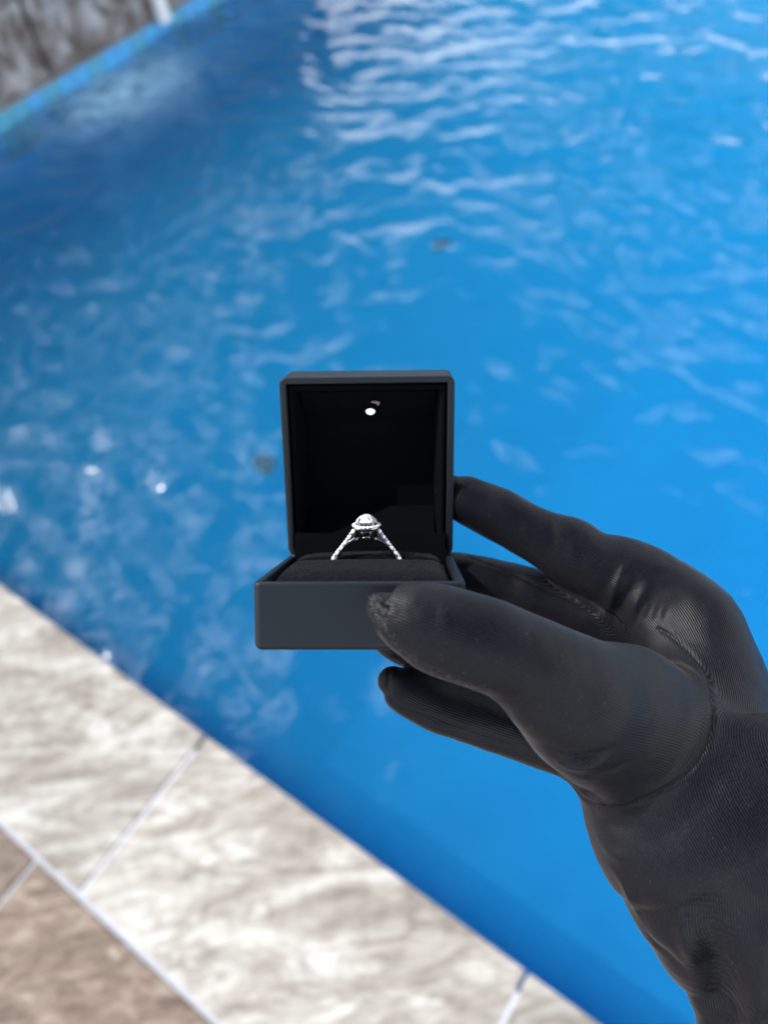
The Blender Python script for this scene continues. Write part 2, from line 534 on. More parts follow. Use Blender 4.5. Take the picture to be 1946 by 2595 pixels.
# leaves afloat
mat_dead, *_ = material('dead_leaf', (.03, .03, .028), .9, **{'Specular IOR Level': .1})
def floating(name, x, y, size, rot, label, shape=0):
    q = M @ Vector(((x - CX) / F_PX, -(y - CY) / F_PX, -1)); t = (WATER_Z - .16 - H_CAM) / q.z
    p = q * t + Vector((0, 0, H_CAM))
    bm = bmesh.new()
    N = 7
    up, lo = [], []
    for i in range(N + 1):
        s = i / N
        w = size * .33 * math.sin(math.pi * s) ** .8 + .0006
        zc = .004 * math.sin(math.pi * s) * (1 if shape else -.5)
        cy = size * .12 * math.sin(s * 3)
        for sgn, lst in ((1, up), (-1, lo)):
            lst.append(bm.verts.new(((s - .5) * size, cy + sgn * w, zc + .004)))
        
    mid = [bm.verts.new(((i / N - .5) * size, size * .12 * math.sin(i / N * 3), .001)) for i in range(N + 1)]
    for i in range(N):
        bm.faces.new((up[i], up[i + 1], mid[i + 1], mid[i])); bm.faces.new((mid[i], mid[i + 1], lo[i + 1], lo[i]))
    ret = bmesh.ops.extrude_face_region(bm, geom=bm.faces[:])
    for e in ret['geom']:
        if isinstance(e, bmesh.types.BMVert): e.co.z += .0006
    o = bm_obj(name, bm, mat_dead, smooth=True)
    o.matrix_world = Matrix.Translation(p) @ Matrix.Rotation(rot, 4, 'Z')
    return tag(o, label, 'leaf', 'dead leaves in the pool water')
floating('sunken_leaf', 665, 1180, .085, -1.1, 'dark dead leaf sunk in the water beside the open ring box lid')
floating('sunken_leaf', 1122, 625, .08, .6, 'curled dark leaf sunk in the open water above the ring box', 1)

#@@FOREGROUND
# ------------------------------------------------------------------ foreground materials
def add_grain(m, scale, amount, dist=.0002, strength=.4):
    n, l = m.node_tree.nodes, m.node_tree.links
    b = n['Principled BSDF']
    g = n.new('ShaderNodeTexCoord')
    nz = nnode(n, 'ShaderNodeTexNoise', Scale=scale, Detail=3.0, Roughness=.6)
    l.new(g.outputs['Object'], nz.inputs['Vector'])
    c = tuple(b.inputs['Base Color'].default_value)[:3]
    r = ramp(n, [(.3, tuple(x * (1 - amount) for x in c)), (.7, tuple(x * (1 + amount) for x in c))])
    l.new(nz.outputs['Fac'], r.inputs['Fac']); l.new(r.outputs['Color'], b.inputs['Base Color'])
    bp = nnode(n, 'ShaderNodeBump', Strength=strength, Distance=dist)
    l.new(nz.outputs['Fac'], bp.inputs['Height']); l.new(bp.outputs['Normal'], b.inputs['Normal'])

mat_shell, *_ = material('soft_touch_grey', (.0070, .0105, .0150), .5, **{'Specular IOR Level': .22})
add_grain(mat_shell, 900, .06, .00002, .12)
mat_suede, *_ = material('black_suede', (.0042, .0045, .0065), .95)
mat_suede.node_tree.nodes['Principled BSDF'].inputs['Sheen Weight'].default_value = .02
mat_suede.node_tree.nodes['Principled BSDF'].inputs['Sheen Roughness'].default_value = .4
mat_suede.node_tree.nodes['Principled BSDF'].inputs['Specular IOR Level'].default_value = .03
add_grain(mat_suede, 1250, .95, .0004, 1.0)
mat_lining, *_ = material('black_velvet_lining', (.0018, .0022, .0035), .9)
mat_lining.node_tree.nodes['Principled BSDF'].inputs['Specular IOR Level'].default_value = .05
add_grain(mat_lining, 1500, .5, .0002, .6)
mat_gold, *_ = material('white_gold', (.36, .34, .335), .18, 1.0)
mat_gem, n, l, b = material('cut_diamond', (.80, .84, .88), .12)
b.inputs['Coat Weight'].default_value = 1.0
b.inputs['Coat IOR'].default_value = 2.2
b.inputs['Coat Roughness'].default_value = .03
g = n.new('ShaderNodeNewGeometry')
wnz = nnode(n, 'ShaderNodeTexWhiteNoise')
sn = nnode(n, 'ShaderNodeVectorMath', operation='SNAP'); sn.inputs[1].default_value = (.07, .07, .07)
l.new(g.outputs['True Normal'], sn.inputs[0]); l.new(sn.outputs['Vector'], wnz.inputs['Vector'])
r = ramp(n, [(.0, (.14, .18, .23)), (.12, (.52, .57, .62)), (.28, (.88, .91, .93)), (1., (.99, .99, .99))])  # facet glitter painted in: random dark to white tones by facet direction
l.new(wnz.outputs['Value'], r.inputs['Fac']); l.new(r.outputs['Color'], b.inputs['Base Color'])
b.inputs['Subsurface Weight'].default_value = 0
mat_led, n, l, b = material('lit_white_led', (.8, .85, .85), .3)
b.inputs['Emission Color'].default_value = (.80, .97, 1.0, 1)
b.inputs['Emission Strength'].default_value = .9
mat_pin, *_ = material('worn_copper_edge', (.30, .20, .18), .5)

# ------------------------------------------------------------------ ring box
def Rxyz(rx, ry, rz):
    return Matrix.Rotation(rz, 4, 'Z') @ Matrix.Rotation(ry, 4, 'Y') @ Matrix.Rotation(rx, 4, 'X')
BOX = C2W @ Matrix.Translation((-.007059, -.0197041, -.2079777)) @ Rxyz(.060840, -.033119, .0059375)
BW, BD, BH, LEAN, LH, LDp = .060, .0632, .01968, .2370, .06467, .02075

def rrect(w, d, r, seg=5):
    """rounded rectangle outline, centred"""
    pts = []
    r = max(r, 1e-5)
    for cx, cy, a0 in ((w / 2 - r, d / 2 - r, 0), (-w / 2 + r, d / 2 - r, 90), (-w / 2 + r, -d / 2 + r, 180), (w / 2 - r, -d / 2 + r, 270)):
        for k in range(seg + 1):
            a = math.radians(a0 + 90 * k / seg)
            pts.append((cx + r * math.cos(a), cy + r * math.sin(a)))
    return pts

def shell(name, w, d, prof, r0, mat, parent, place, cap0=True, cap1=False, seg=5):
    """stack of rounded outlines: prof = (inset, height); place maps (x, y, h) to a point"""
    bm = bmesh.new()
    loops = []
    for ins, hgt in prof:
        loops.append([bm.verts.new(place(x, y, hgt)) for x, y in rrect(w - 2 * ins, d - 2 * ins, max(r0 - ins, .0004), seg)])
    for a, b in zip(loops, loops[1:]):
        for i in range(len(a)):
            j = (i + 1) % len(a)
            bm.faces.new((a[i], a[j], b[j], b[i]))
    if cap0: bm.faces.new(loops[0][::-1])
    if cap1: bm.faces.new(loops[-1])
    o = bm_obj(name, bm, mat, parent, smooth=True)
    md = o.modifiers.new('weighted', 'WEIGHTED_NORMAL'); md.keep_sharp = True
    return o

def edge_round(r, n, kind):
    out = []
    for k in range(n + 1):
        a = math.pi / 2 * k / n
        out.append((r - r * math.sin(a), -r * math.cos(a)) if kind else (r - r * math.cos(a), r * math.sin(a)))
    return out

box = empty('ring_box', BOX, 'open matte dark grey square ring box with black suede inside, held in a black glove', 'ring box')
pb = lambda x, y, h: (x, h, -BD / 2 + y)
R0 = .0022
prof = [(R0 + .001, -BH)] + [(R0 - R0 * math.sin(t), -BH + R0 - R0 * math.cos(t)) for t in [math.pi / 2 * k / 5 for k in range(6)]]
prof += [(0, -.0012), (0, -.0008), (.0002, -.0003), (.0006, 0), (.0021, 0), (.0025, -.0003), (.0026, -.0008), (.0026, -.013)]
shell('base', BW, BD, prof, R0, mat_shell, box, pb, cap0=True, cap1=True)

# lid: local frame u up along the opening plane, n into the lid
U = Vector((0, math.cos(LEAN), math.sin(LEAN))); Nn = Vector((0, math.sin(LEAN), -math.cos(LEAN)))
HG = Vector((0, 0, -BD))
def pl_(x, y, h):
    return HG + Vector((x, 0, 0)) + U * (LH / 2 + y) - Nn * h      # h = 0 at the opening, negative into the lid
LD = LDp
R0 = .0026
prof = [(R0 + .001, -LD)] + [(.0016 - .0016 * math.sin(t), -LD + .0016 - .0016 * math.cos(t)) for t in [math.pi / 2 * k / 4 for k in range(5)]]
prof += [(0, -.001), (0, -.0006), (.0002, -.0002), (.0005, 0), (.0019, 0), (.0023, -.0002), (.0024, -.0006), (.0024, -.016)]
lid = shell('lid', BW, LH, prof, R0, mat_shell, box, pl_, cap0=True, cap1=True)
# fabric lining of the lid: rolled edge, sloping walls, back panel
prof = [(.0025, -.0030), (.0029, -.0018), (.0036, -.0013), (.0044, -.0017), (.0050, -.0026), (.0054, -.004), (.0058, -.0085), (.0066, -.0148)]
lin = shell('lid_lining', BW, LH, prof, .0036, mat_lining, lid, pl_, cap0=False, cap1=True)
# wedge at the top of the lid that carries the lamp
def wedge(name, x0, x1, pts, mat, parent, bev=.0006):
    bm = bmesh.new()
    a = [bm.verts.new(pl_(x0, y, h)) for y, h in pts]; b = [bm.verts.new(pl_(x1, y, h)) for y, h in pts]
    bm.faces.new(a[::-1]); bm.faces.new(b)
    for i in range(len(pts)):
        j = (i + 1) % len(pts)
        bm.faces.new((a[i], a[j], b[j], b[i]))
    bmesh.ops.bevel(bm, geom=list(bm.edges), offset=bev, segments=2, profile=.5, affect='EDGES', clamp_overlap=True)
    return bm_obj(name, bm, mat, parent)
T = LH / 2
wd = wedge('lamp_housing', -BW / 2 + .0062, BW / 2 - .0062, [(T - .0057, -.0046), (T - .0057, -.0146), (T - .0172, -.0146), (T - .0168, -.0138)], mat_lining, lid)
wedge('lower_ledge', -BW / 2 + .0062, BW / 2 - .0062, [(-T + .0060, -.0046), (-T + .0060, -.0146), (-T + .0150, -.0146), (-T + .0146, -.0138)], mat_lining, lid)
# hinge flap between lid and cushion
bm = bmesh.new()
g0 = [bm.verts.new((x, y, z)) for x, y, z in ((-.0272, -.006, -BD + .0035), (.0272, -.006, -BD + .0035), (.0272, .0085, -BD + .0022), (-.0272, .0085, -BD + .0022),
                                             (-.0272, -.006, -BD + .0030), (.0272, -.006, -BD + .0030), (.0272, .0085, -BD + .0017), (-.0272, .0085, -BD + .0017))]
for f in ((0, 1, 2, 3), (7, 6, 5, 4), (0, 3, 7, 4), (1, 5, 6, 2), (3, 2, 6, 7), (0, 4, 5, 1)):
    bm.faces.new([g0[i] for i in f])
bm_obj('hinge_flap', bm, mat_lining, box)
# small plain hinge knuckles at both rear corners
for sx in (-1, 1):
    bm = bmesh.new()
    bmesh.ops.create_cone(bm, cap_ends=True, segments=14, radius1=.0013, radius2=.0013, depth=.0042, matrix=Matrix.Translation((sx * .0272, -.0006, -BD + .0003)) @ Matrix.Rotation(math.pi / 2, 4, 'Y'))
    bm_obj('hinge', bm, mat_shell, box, smooth=True)
# the lamp on the sloping housing
def slope_pt(x, t, out=0.):
    a = Vector(pl_(x, T - .0057, -.0046)); b = Vector(pl_(x, T - .0168, -.0138))
    nn = (b - a).cross(Vector((1, 0, 0))).normalized()
    if nn.z < 0: nn = -nn
    return a.lerp(b, t) + nn * out, nn, (b - a).normalized()
c0, nn, dn = slope_pt(.0006, .70)
bm = bmesh.new()
R_ = Matrix((Vector((1, 0, 0)), dn, nn)).transposed().to_4x4()
bmesh.ops.create_uvsphere(bm, u_segments=24, v_segments=12, radius=.0017, matrix=Matrix.Translation(c0 + nn * .0001) @ R_ @ Matrix.Diagonal((1, 1, .55, 1)))
bm_obj('lamp', bm, mat_led, wd, smooth=True)
bm = bmesh.new()
mt = Matrix.Translation(c0 + nn * .0001) @ R_
NN = 28
r1 = [[bm.verts.new(mt @ Vector((rr * math.cos(k * math.tau / NN), rr * math.sin(k * math.tau / NN), zz))) for k in range(NN)] for rr, zz in ((.0017, -.0003), (.0018, .0004), (.0021, .0003), (.0024, -.0003))]
for a, b in zip(r1, r1[1:]):
    for k in range(NN): bm.faces.new((a[k], a[(k + 1) % NN], b[(k + 1) % NN], b[k]))
bm_obj('lamp_collar', bm, mat_lining, wd, smooth=True)
c1, nn, dn = slope_pt(.0026, .40, .0001)
bm = bmesh.new()
mt = Matrix.Translation(c1) @ Matrix((Vector((1, 0, 0)), dn, nn)).transposed().to_4x4()
pin = [(-.0016, -.0006), (-.0007, -.0011), (.0008, -.0009), (.0016, -.0001), (.0012, .0007), (.0005, .0012), (.0006, .0004), (.0001, -.0002), (-.0008, -.0004)]
lo = [bm.verts.new(mt @ Vector((x, y, 0))) for x, y in pin]; hi = [bm.verts.new(mt @ Vector((x * .92, y * .92, .0004))) for x, y in pin]
bm.faces.new(hi)
for i in range(len(pin)): bm.faces.new((lo[i], lo[(i + 1) % len(pin)], hi[(i + 1) % len(pin)], hi[i]))
bm_obj('frayed_hole', bm, mat_pin, wd)

# suede cushions, front and rear of the slot
def cushion(name, z0, z1, hfun, wf):
    bm = bmesh.new()
    nx, nz = 60, 22
    g_ = []
    for i in range(nx + 1):
        row = []
        s = -1 + 2 * i / nx
        for j in range(nz + 1):
            t = j / nz
            x = s * wf(t)
            edge = (1 - abs(s) ** 14) ** .5 if abs(s) < 1 else 0
            y = -.006 + (hfun(t, s) + .006) * edge
            y += .00012 * noise.noise(Vector((x * 260, t * 9, 3)))
            row.append(bm.verts.new((x, y, z0 + (z1 - z0) * t)))
        g_.append(row)
    for i in range(nx):
        for j in range(nz):
            bm.faces.new((g_[i][j], g_[i + 1][j], g_[i + 1][j + 1], g_[i][j + 1]))
    # skirt down
    for (lst, ) in ((([g_[i][0] for i in range(nx + 1)]),), (([g_[i][nz] for i in range(nx + 1)]),)):
        dn_ = [bm.verts.new((v.co.x, -.011, v.co.z)) for v in lst]
        for i in range(nx): bm.faces.new((lst[i], lst[i + 1], dn_[i + 1], dn_[i]))
    return bm_obj(name, bm, mat_suede, box, smooth=True)
SL = -.0415
def hf(t, s):      # t = 0 at the slot, 1 at the front rim
    return .0018 - .0006 * s * s - .0040 * max(0, (t - .55) / .45) ** 2.2 - .0030 * max(0, 1 - t / .06) ** 2 - .0010 * t
def hb(t, s):      # t = 0 at the hinge, 1 at the slot
    return .0026 - .0030 * max(0, (.35 - t) / .35) ** 2 - .0014 * s * s - .0030 * max(0, (t - .88) / .12) ** 2
cushion('front_cushion', SL + .0008, -.0030, hf, lambda t: .0268 + .0004 * t)
cushion('rear_cushion', -BD + .0045, SL - .0008, hb, lambda t: .0264)
bm = bmesh.new()
bmesh.ops.create_cube(bm, size=1, matrix=Matrix.Translation((0, -.0105, -BD / 2)) @ Matrix.Diagonal((.0535, .001, .057, 1)))
bm_obj('tray', bm, mat_lining, box)

# ------------------------------------------------------------------ diamond ring
BOXi = BOX.inverted()
def on_plane(x, y, zb=SL):
    """photograph pixel -> point of the box-frame plane z = zb"""
    o = BOXi @ C2W @ Vector((0, 0, 0)); d = (BOXi @ C2W @ px(x, y, 1.)) - o
    t = (zb - o.z) / d.z
    return o + d * t
rc = on_plane(928.5, 1331)              # middle of the halo
RING = BOX @ Matrix.Translation(rc)
ring = empty('diamond_ring', RING, 'white gold halo diamond ring standing upright in the slot of the suede cushion', 'ring')
def rp(x, y):                            # pixel to ring-frame (x, y)
    q = on_plane(x, y) - rc
    return (q.x, q.y)

def sweep(name, pts, wd_, th, mat, parent, closed=False, seg=8, z0=0., smooth=True):
    """sweep an ellipse (thickness th in plane, width wd_ across) along 2D points"""
    bm = bmesh.new()
    P_ = [Vector((p[0], p[1], 0)) for p in pts]
    n_ = len(P_)
    loops = []
    for i in range(n_):
        a = P_[(i - 1) % n_] if (closed or i) else P_[i]
        b = P_[(i + 1) % n_] if (closed or i < n_ - 1) else P_[i]
        t = (b - a).normalized(); nn_ = Vector((-t.y, t.x, 0))
        w = wd_(i / (n_ - 1)) if callable(wd_) else wd_
        h_ = th(i / (n_ - 1)) if callable(th) else th
        loops.append([bm.verts.new(P_[i] + nn_ * (h_ / 2 * math.cos(k * math.tau / seg)) + Vector((0, 0, z0 + w / 2 * math.sin(k * math.tau / seg)))) for k in range(seg)])
    m_ = n_ if closed else n_ - 1
    for i in range(m_):
        a, b = loops[i], loops[(i + 1) % n_]
        for k in range(seg): bm.faces.new((a[k], a[(k + 1) % seg], b[(k + 1) % seg], b[k]))
    if not closed:
        bm.faces.new(loops[0][::-1]); bm.faces.new(loops[-1])
    return bm_obj(name, bm, mat, parent, smooth=smooth)

def spline(pts, n):
    """Catmull-Rom through the points (any dimension)"""
    p = np.array(pts, float); m = len(p)
    pp = np.vstack([2 * p[0] - p[1], p, 2 * p[-1] - p[-2]])
    out = []
    for u in np.linspace(0, m - 1, n):
        i = min(int(u), m - 2); t = u - i
        a, b, c, d = pp[i:i + 4]
        out.append(.5 * ((2 * b) + (-a + c) * t + (2 * a - 5 * b + 4 * c - d) * t * t + (-a + 3 * b - 3 * c + d) * t ** 3))
    return np.array(out)

inner_r = .0098
ic = rp(928.5, 1366)
cen = (ic[0], ic[1] - inner_r)
# shank: a full circle, most of it down in the slot
pts = [(cen[0] + (inner_r + .0007) * math.cos(a), cen[1] + (inner_r + .0007) * math.sin(a)) for a in np.linspace(math.radians(90 + 17), math.radians(450 - 17), 72)]
band = sweep('band', pts, .0021, lambda u: .0013 + .0004 * math.cos(2 * math.pi * u) ** 2, mat_gold, ring)
for sx in (-1, 1):
    arm_px = [(898, 1339), (886, 1357), (874.5, 1372.5), (862.5, 1388), (851.5, 1402), (843.5, 1414), (838.5, 1428), (836.5, 1442)]
    if sx > 0: arm_px = [(2 * 928.7 - x, y) for x, y in arm_px]
    arm2 = [rp(*p) for p in arm_px]
    sp = spline(arm2, 40)
    # shoulder carrying the stones (set back a little inside the stone line)
    cvec = np.array(cen)
    inner = [tuple(np.array(q) + (cvec - np.array(q)) / np.linalg.norm(cvec - np.array(q)) * .00065) for q in sp]
    sweep('shoulder', inner, .0020, .0012, mat_gold, ring)
    # web between shoulder and inner band
    lo_ = [rp(*( (x if sx < 0 else 2 * 928.7 - x), y)) for x, y in ((893, 1368), (884, 1373), (876, 1380), (868, 1391), (861, 1402), (857, 1412), (854, 1426), (853, 1440))]
    lo_s = spline(lo_, 40)
    bm = bmesh.new()
    A_ = []
    for i in range(7, 40):
        p, q_ = np.array(inner[i]), lo_s[i]
        A_.append([bm.verts.new((p[0], p[1], .0006)), bm.verts.new((q_[0], q_[1], .0006)), bm.verts.new((q_[0], q_[1], -.0006)), bm.verts.new((p[0], p[1], -.0006))])
    for a, b in zip(A_, A_[1:]):
        for k in range(4): bm.faces.new((a[k], a[(k + 1) % 4], b[(k + 1) % 4], b[k]))
    bm.faces.new(A_[0]); bm.faces.new(A_[-1][::-1])
    bm_obj('shoulder_web', bm, mat_gold, ring)
    # bridge from the shoulder to the basket
    br = [rp(*((x if sx < 0 else 2 * 928.7 - x), y)) for x, y in ((876, 1380), (888, 1371), (900, 1366.5), (911, 1362))]
    sweep('bridge', spline(br, 12), .0012, .0006, mat_gold, ring)
    br = [rp(*((x if sx < 0 else 2 * 928.7 - x), y)) for x, y in ((900, 1346), (898, 1356), (893, 1366))]
    sweep('strut', spline(br, 8), .0010, .0005, mat_gold, ring)

def gem_mesh(r, crown=.35, pav=.45, n=8, table=.56):
    bm = bmesh.new()
    g1 = [bm.verts.new((r * math.cos(k * math.tau / (2 * n)), r * math.sin(k * math.tau / (2 * n)), 0)) for k in range(2 * n)]
    m1 = [bm.verts.new((r * (table + 1) * .51 * math.cos((k + .5) * math.tau / n), r * (table + 1) * .51 * math.sin((k + .5) * math.tau / n), r * crown * .62)) for k in range(n)]
    t1 = [bm.verts.new((r * table * math.cos(k * math.tau / n), r * table * math.sin(k * math.tau / n), r * crown)) for k in range(n)]
    c = bm.verts.new((0, 0, -r * pav * 1.7))
    for k in range(n):
        bm.faces.new((g1[2 * k], g1[2 * k + 1], m1[k])); bm.faces.new((g1[2 * k + 1], g1[(2 * k + 2) % (2 * n)], m1[k]))
        bm.faces.new((g1[2 * k], m1[k], t1[k])); bm.faces.new((g1[(2 * k + 2) % (2 * n)], t1[(k + 1) % n], m1[k]))
        bm.faces.new((m1[k], t1[(k + 1) % n], t1[k]))
    bm.faces.new(t1)
    for k in range(2 * n): bm.faces.new((g1[(k + 1) % (2 * n)], g1[k], c))
    bmesh.ops.recalc_face_normals(bm, faces=bm.faces)
    me = bpy.data.meshes.new('stone'); bm.to_mesh(me); bm.free()
    me.materials.append(mat_gem)
    return me
def place_gem(name, me, p, nrm, s=1., spin=0.):
    q = Vector(nrm).to_track_quat('Z', 'Y').to_matrix().to_4x4()
    return link(name, me, None, ring, Matrix.Translation(p) @ q @ Matrix.Rotation(spin, 4, 'Z') @ Matrix.Scale(s, 4))
small = gem_mesh(.00075, n=6)
tiny = gem_mesh(.00042, n=5)
for sx in (-1, 1):
    arm_px = [(898, 1339), (886, 1357), (874.5, 1372.5), (862.5, 1388), (851.5, 1402), (843.5, 1414), (838.5, 1428), (836.5, 1442)]
    if sx > 0: arm_px = [(2 * 928.7 - x, y) for x, y in arm_px]
    sp = spline([rp(*p) for p in arm_px], 200)
    L = np.concatenate([[0], np.cumsum(np.linalg.norm(np.diff(sp, axis=0), axis=1))])
    s_, k_ = .0010, 0
    while s_ < L[-1]:
        i = int(np.searchsorted(L, s_)); i = min(i, 198)
        t_ = sp[i + 1] - sp[i]; t_ /= np.linalg.norm(t_)
        nr = np.array((t_[1], -t_[0])) * (1 if sx > 0 else -1)
        if nr[1] < 0: nr = -nr
        if k_ % 2 == 0:
            place_gem('accent_stone', small, (sp[i][0] - nr[0] * .0001, sp[i][1] - nr[1] * .0001, .00055), (nr[0] * .75, nr[1] * .75, .75), 1.08, k_)
            s_ += .00112
        else:
            place_gem('accent_stone', tiny, (sp[i][0] + nr[0] * .0002, sp[i][1] + nr[1] * .0002, .0007), (nr[0] * .9, nr[1] * .9, .5), 1.1, k_)
            s_ += .00112
        k_ += 1
# halo: tilted slightly because the ring stands upright and is seen from above
HR = .00425
TILT = Matrix.Rotation(math.radians(9), 4, 'X')
nst = 20
halo_seat = bmesh.new()
NN = 48
prof_h = ((HR - .0010, -.0004), (HR - .0011, -.0012), (HR + .0003, -.0010), (HR + .0006, -.0004), (HR + .0003, .0001), (HR - .0006, .0001))
r1 = [[halo_seat.verts.new((rr * math.cos(k * math.tau / NN), zz, rr * math.sin(k * math.tau / NN))) for k in range(NN)] for rr, zz in prof_h]
for a, b in zip(r1, r1[1:] + r1[:1]):
    for k in range(NN): halo_seat.faces.new((a[k], a[(k + 1) % NN], b[(k + 1) % NN], b[k]))
bmesh.ops.transform(halo_seat, matrix=TILT, verts=halo_seat.verts)
hs = bm_obj('halo_setting', halo_seat, mat_gold, ring, smooth=True)
hgem = gem_mesh(.00066, n=6, crown=.5)
for k in range(nst):
    a = (k + .5) * math.tau / nst
    place_gem('halo_stone', hgem, TILT @ Vector((HR * math.cos(a), .00022, HR * math.sin(a))), TILT @ Vector((.35 * math.cos(a), 1, .35 * math.sin(a))), 1.05, k * 1.3)
    # bead prongs between the halo stones
    bm = bmesh.new()
    a = k * math.tau / nst
    bmesh.ops.create_icosphere(bm, subdivisions=1, radius=.00022, matrix=TILT @ Matrix.Translation(((HR + .00055) * math.cos(a), .0002, (HR + .00055) * math.sin(a))))
    bm_obj('bead', bm, mat_gold, ring, smooth=True)
big = gem_mesh(.00355, crown=.56, pav=.50, n=10, table=.30)
top_y = rp(928.7, 1312)[1]
top_y -= .0009
cs = place_gem('center_stone', big, (0, top_y, 0), TILT @ Vector((0, 1, 0)), 1., .2)
# prongs and basket
for k in range(4):
    a = math.radians(45 + 90 * k)
    bm = bmesh.new()
    path = [(.0018, -.0042), (.0024, -.0024), (.0031, -.0004), (.0035, top_y + .0001), (.0032, top_y + .0006), (.0027, top_y + .0009)]
    lp = []
    for i, (rr, yy) in enumerate(path):
        q0 = Vector((rr * math.cos(a), yy, rr * math.sin(a)))
        w = .00042 if i < 5 else .0002
        lp.append([bm.verts.new(q0 + Vector((math.cos(t) * w, 0 if i < 5 else math.sin(t) * w * .3, math.sin(t) * w))) for t in [m_ * math.tau / 8 for m_ in range(8)]])
    for x1, x2 in zip(lp, lp[1:]):
        for m_ in range(8): bm.faces.new((x1[m_], x1[(m_ + 1) % 8], x2[(m_ + 1) % 8], x2[m_]))
    bm.faces.new(lp[0][::-1]); bm.faces.new(lp[-1])
    bm_obj('prong', bm, mat_gold, ring, smooth=True)
for rr, yy, tt in ((.0026, -.0022, .0004), (.0018, -.0041, .0006)):
    bm = bmesh.new()
    lp = [[bm.verts.new(((rr + tt * .5 * math.cos(t)) * math.cos(a), yy + tt * .5 * math.sin(t), (rr + tt * .5 * math.cos(t)) * math.sin(a))) for t in [m_ * math.tau / 6 for m_ in range(6)]] for a in [k * math.tau / 32 for k in range(32)]]
    for i in range(32):
        x1, x2 = lp[i], lp[(i + 1) % 32]
        for m_ in range(6): bm.faces.new((x1[m_], x1[(m_ + 1) % 6], x2[(m_ + 1) % 6], x2[m_]))
    bm_obj('gallery_rail', bm, mat_gold, ring, smooth=True)
#@@HAND
# ------------------------------------------------------------------ gloved hand (stations: photo x, y, distance, half width px, half thickness m)
HAND_O = Vector(px(1800, 2000, .25))
HAND = C2W @ Matrix.Translation(HAND_O)
person = empty('person', HAND, "person's hand and forearm in a thin black ribbed knit glove pinching the open ring box", 'person')

LOFTS = {
 'index': [(1140,1242,.272,40,.0052),(1160,1254,.2715,56,.0072),(1195,1273,.271,62,.0080),(1250,1298,.270,67,.0084),(1303,1327,.269,66,.0086),(1379,1366,.267,72,.0092),(1446,1398,.265,84,.0100),(1500,1428,.263,84,.0100),
           (1570,1456,.261,98,.0112),(1640,1502,.259,116,.0135),(1715,1582,.256,139,.018),(1768,1700,.250,152,.0235),(1772,1800,.246,190,.027),(1740,1862,.242,250,.0285),(1738,1910,.239,282,.030),
           (1757,1965,.233,292,.030),(1768,2010,.230,295,.0305),(1789,2060,.228,304,.031),(1812,2095,.2275,297,.031),(1831,2125,.227,288,.031),(1843,2170,.227,285,.031),(1856,2225,.227,278,.031),
           (1872,2275,.2275,264,.031),(1890,2320,.2275,249,.0305),(1918,2365,.228,227,.030),(1931,2395,.2275,219,.030),(1948,2440,.227,212,.0295),(1957,2485,.226,215,.0295),(1973,2535,.225,211,.029),(1990,2640,.223,211,.029),(2010,2800,.220,212,.029),(2040,3100,.212,225,.029),(2080,3600,.200,250,.030)],
 'thumb': [(968,1540,.2005,42,.0050),(985,1549,.200,66,.0070),(1008,1556,.1992,84,.0082),(1052,1571,.1982,102,.0092),(1100,1589,.1975,114,.0100),(1152,1606,.197,119,.0104),(1215,1629,.197,118,.0106),(1278,1653,.198,117,.0108),
           (1345,1690,.200,130,.0116),(1412,1738,.2035,152,.0130),(1480,1785,.2085,178,.0150),(1560,1822,.2155,200,.0160),(1640,1850,.2215,190,.0165),(1700,1872,.230,160,.0140),(1740,1890,.236,120,.0110)],
 'middle': [(1090,1450,.281,40,.0060),(1120,1456,.281,58,.0078),(1180,1470,.280,68,.0086),(1278,1492,.278,70,.0090),(1341,1512,.276,74,.0094),(1450,1550,.272,82,.0100),(1570,1590,.266,95,.011),(1680,1660,.260,100,.012)],
 'ring': [(948,1588,.248,34,.0050),(975,1598,.248,54,.0072),(1020,1618,.248,64,.0082),(1120,1655,.2475,66,.0084),(1300,1725,.247,72,.0090),(1480,1790,.246,80,.0100),(1640,1850,.244,90,.011)],
 'little': [(994,1726,.2405,38,.0048),(1012,1738,.240,58,.0066),(1050,1758,.2395,66,.0076),(1100,1779,.239,70,.0080),(1160,1801,.2385,69,.0082),(1240,1829,.238,70,.0084),(1330,1858,.238,74,.0088),(1410,1884,.238,82,.0095),(1520,1920,.238,95,.011),(1640,1960,.238,100,.012)],
}
dense = {}
def build_loft(st, seg=44, n=90):
    if len(st) > 20: n = 170
    st = spline(st, n)
    C = np.array([px(a[0], a[1], a[2]) for a in st]) - np.array(HAND_O)
    A = st[:, 3] * st[:, 2] / F_PX
    B = st[:, 4]
    T_ = np.gradient(C, axis=0); T_ /= np.linalg.norm(T_, axis=1)[:, None]
    V = C + np.array(HAND_O); V /= np.linalg.norm(V, axis=1)[:, None]
    e1 = np.cross(T_, V); e1 /= np.linalg.norm(e1, axis=1)[:, None]
    e2 = np.cross(T_, e1)
    rings = []
    ang = np.arange(seg) * 2 * math.pi / seg
    def ring_(c, a_, b_, x1, x2):
        return c + x1 * (a_ * np.cos(ang))[:, None] + x2 * (b_ * np.sin(ang))[:, None]
    r0 = min(A[0], B[0])
    for ph in (80, 60, 40, 20):
        p_ = math.radians(ph)
        rings.append(ring_(C[0] - T_[0] * r0 * math.sin(p_), A[0] * math.cos(p_), B[0] * math.cos(p_), e1[0], e2[0]))
    for i in range(n): rings.append(ring_(C[i], A[i], B[i], e1[i], e2[i]))
    return np.array(rings), (C, A, B, T_, e1, e2)
verts, faces = [], []
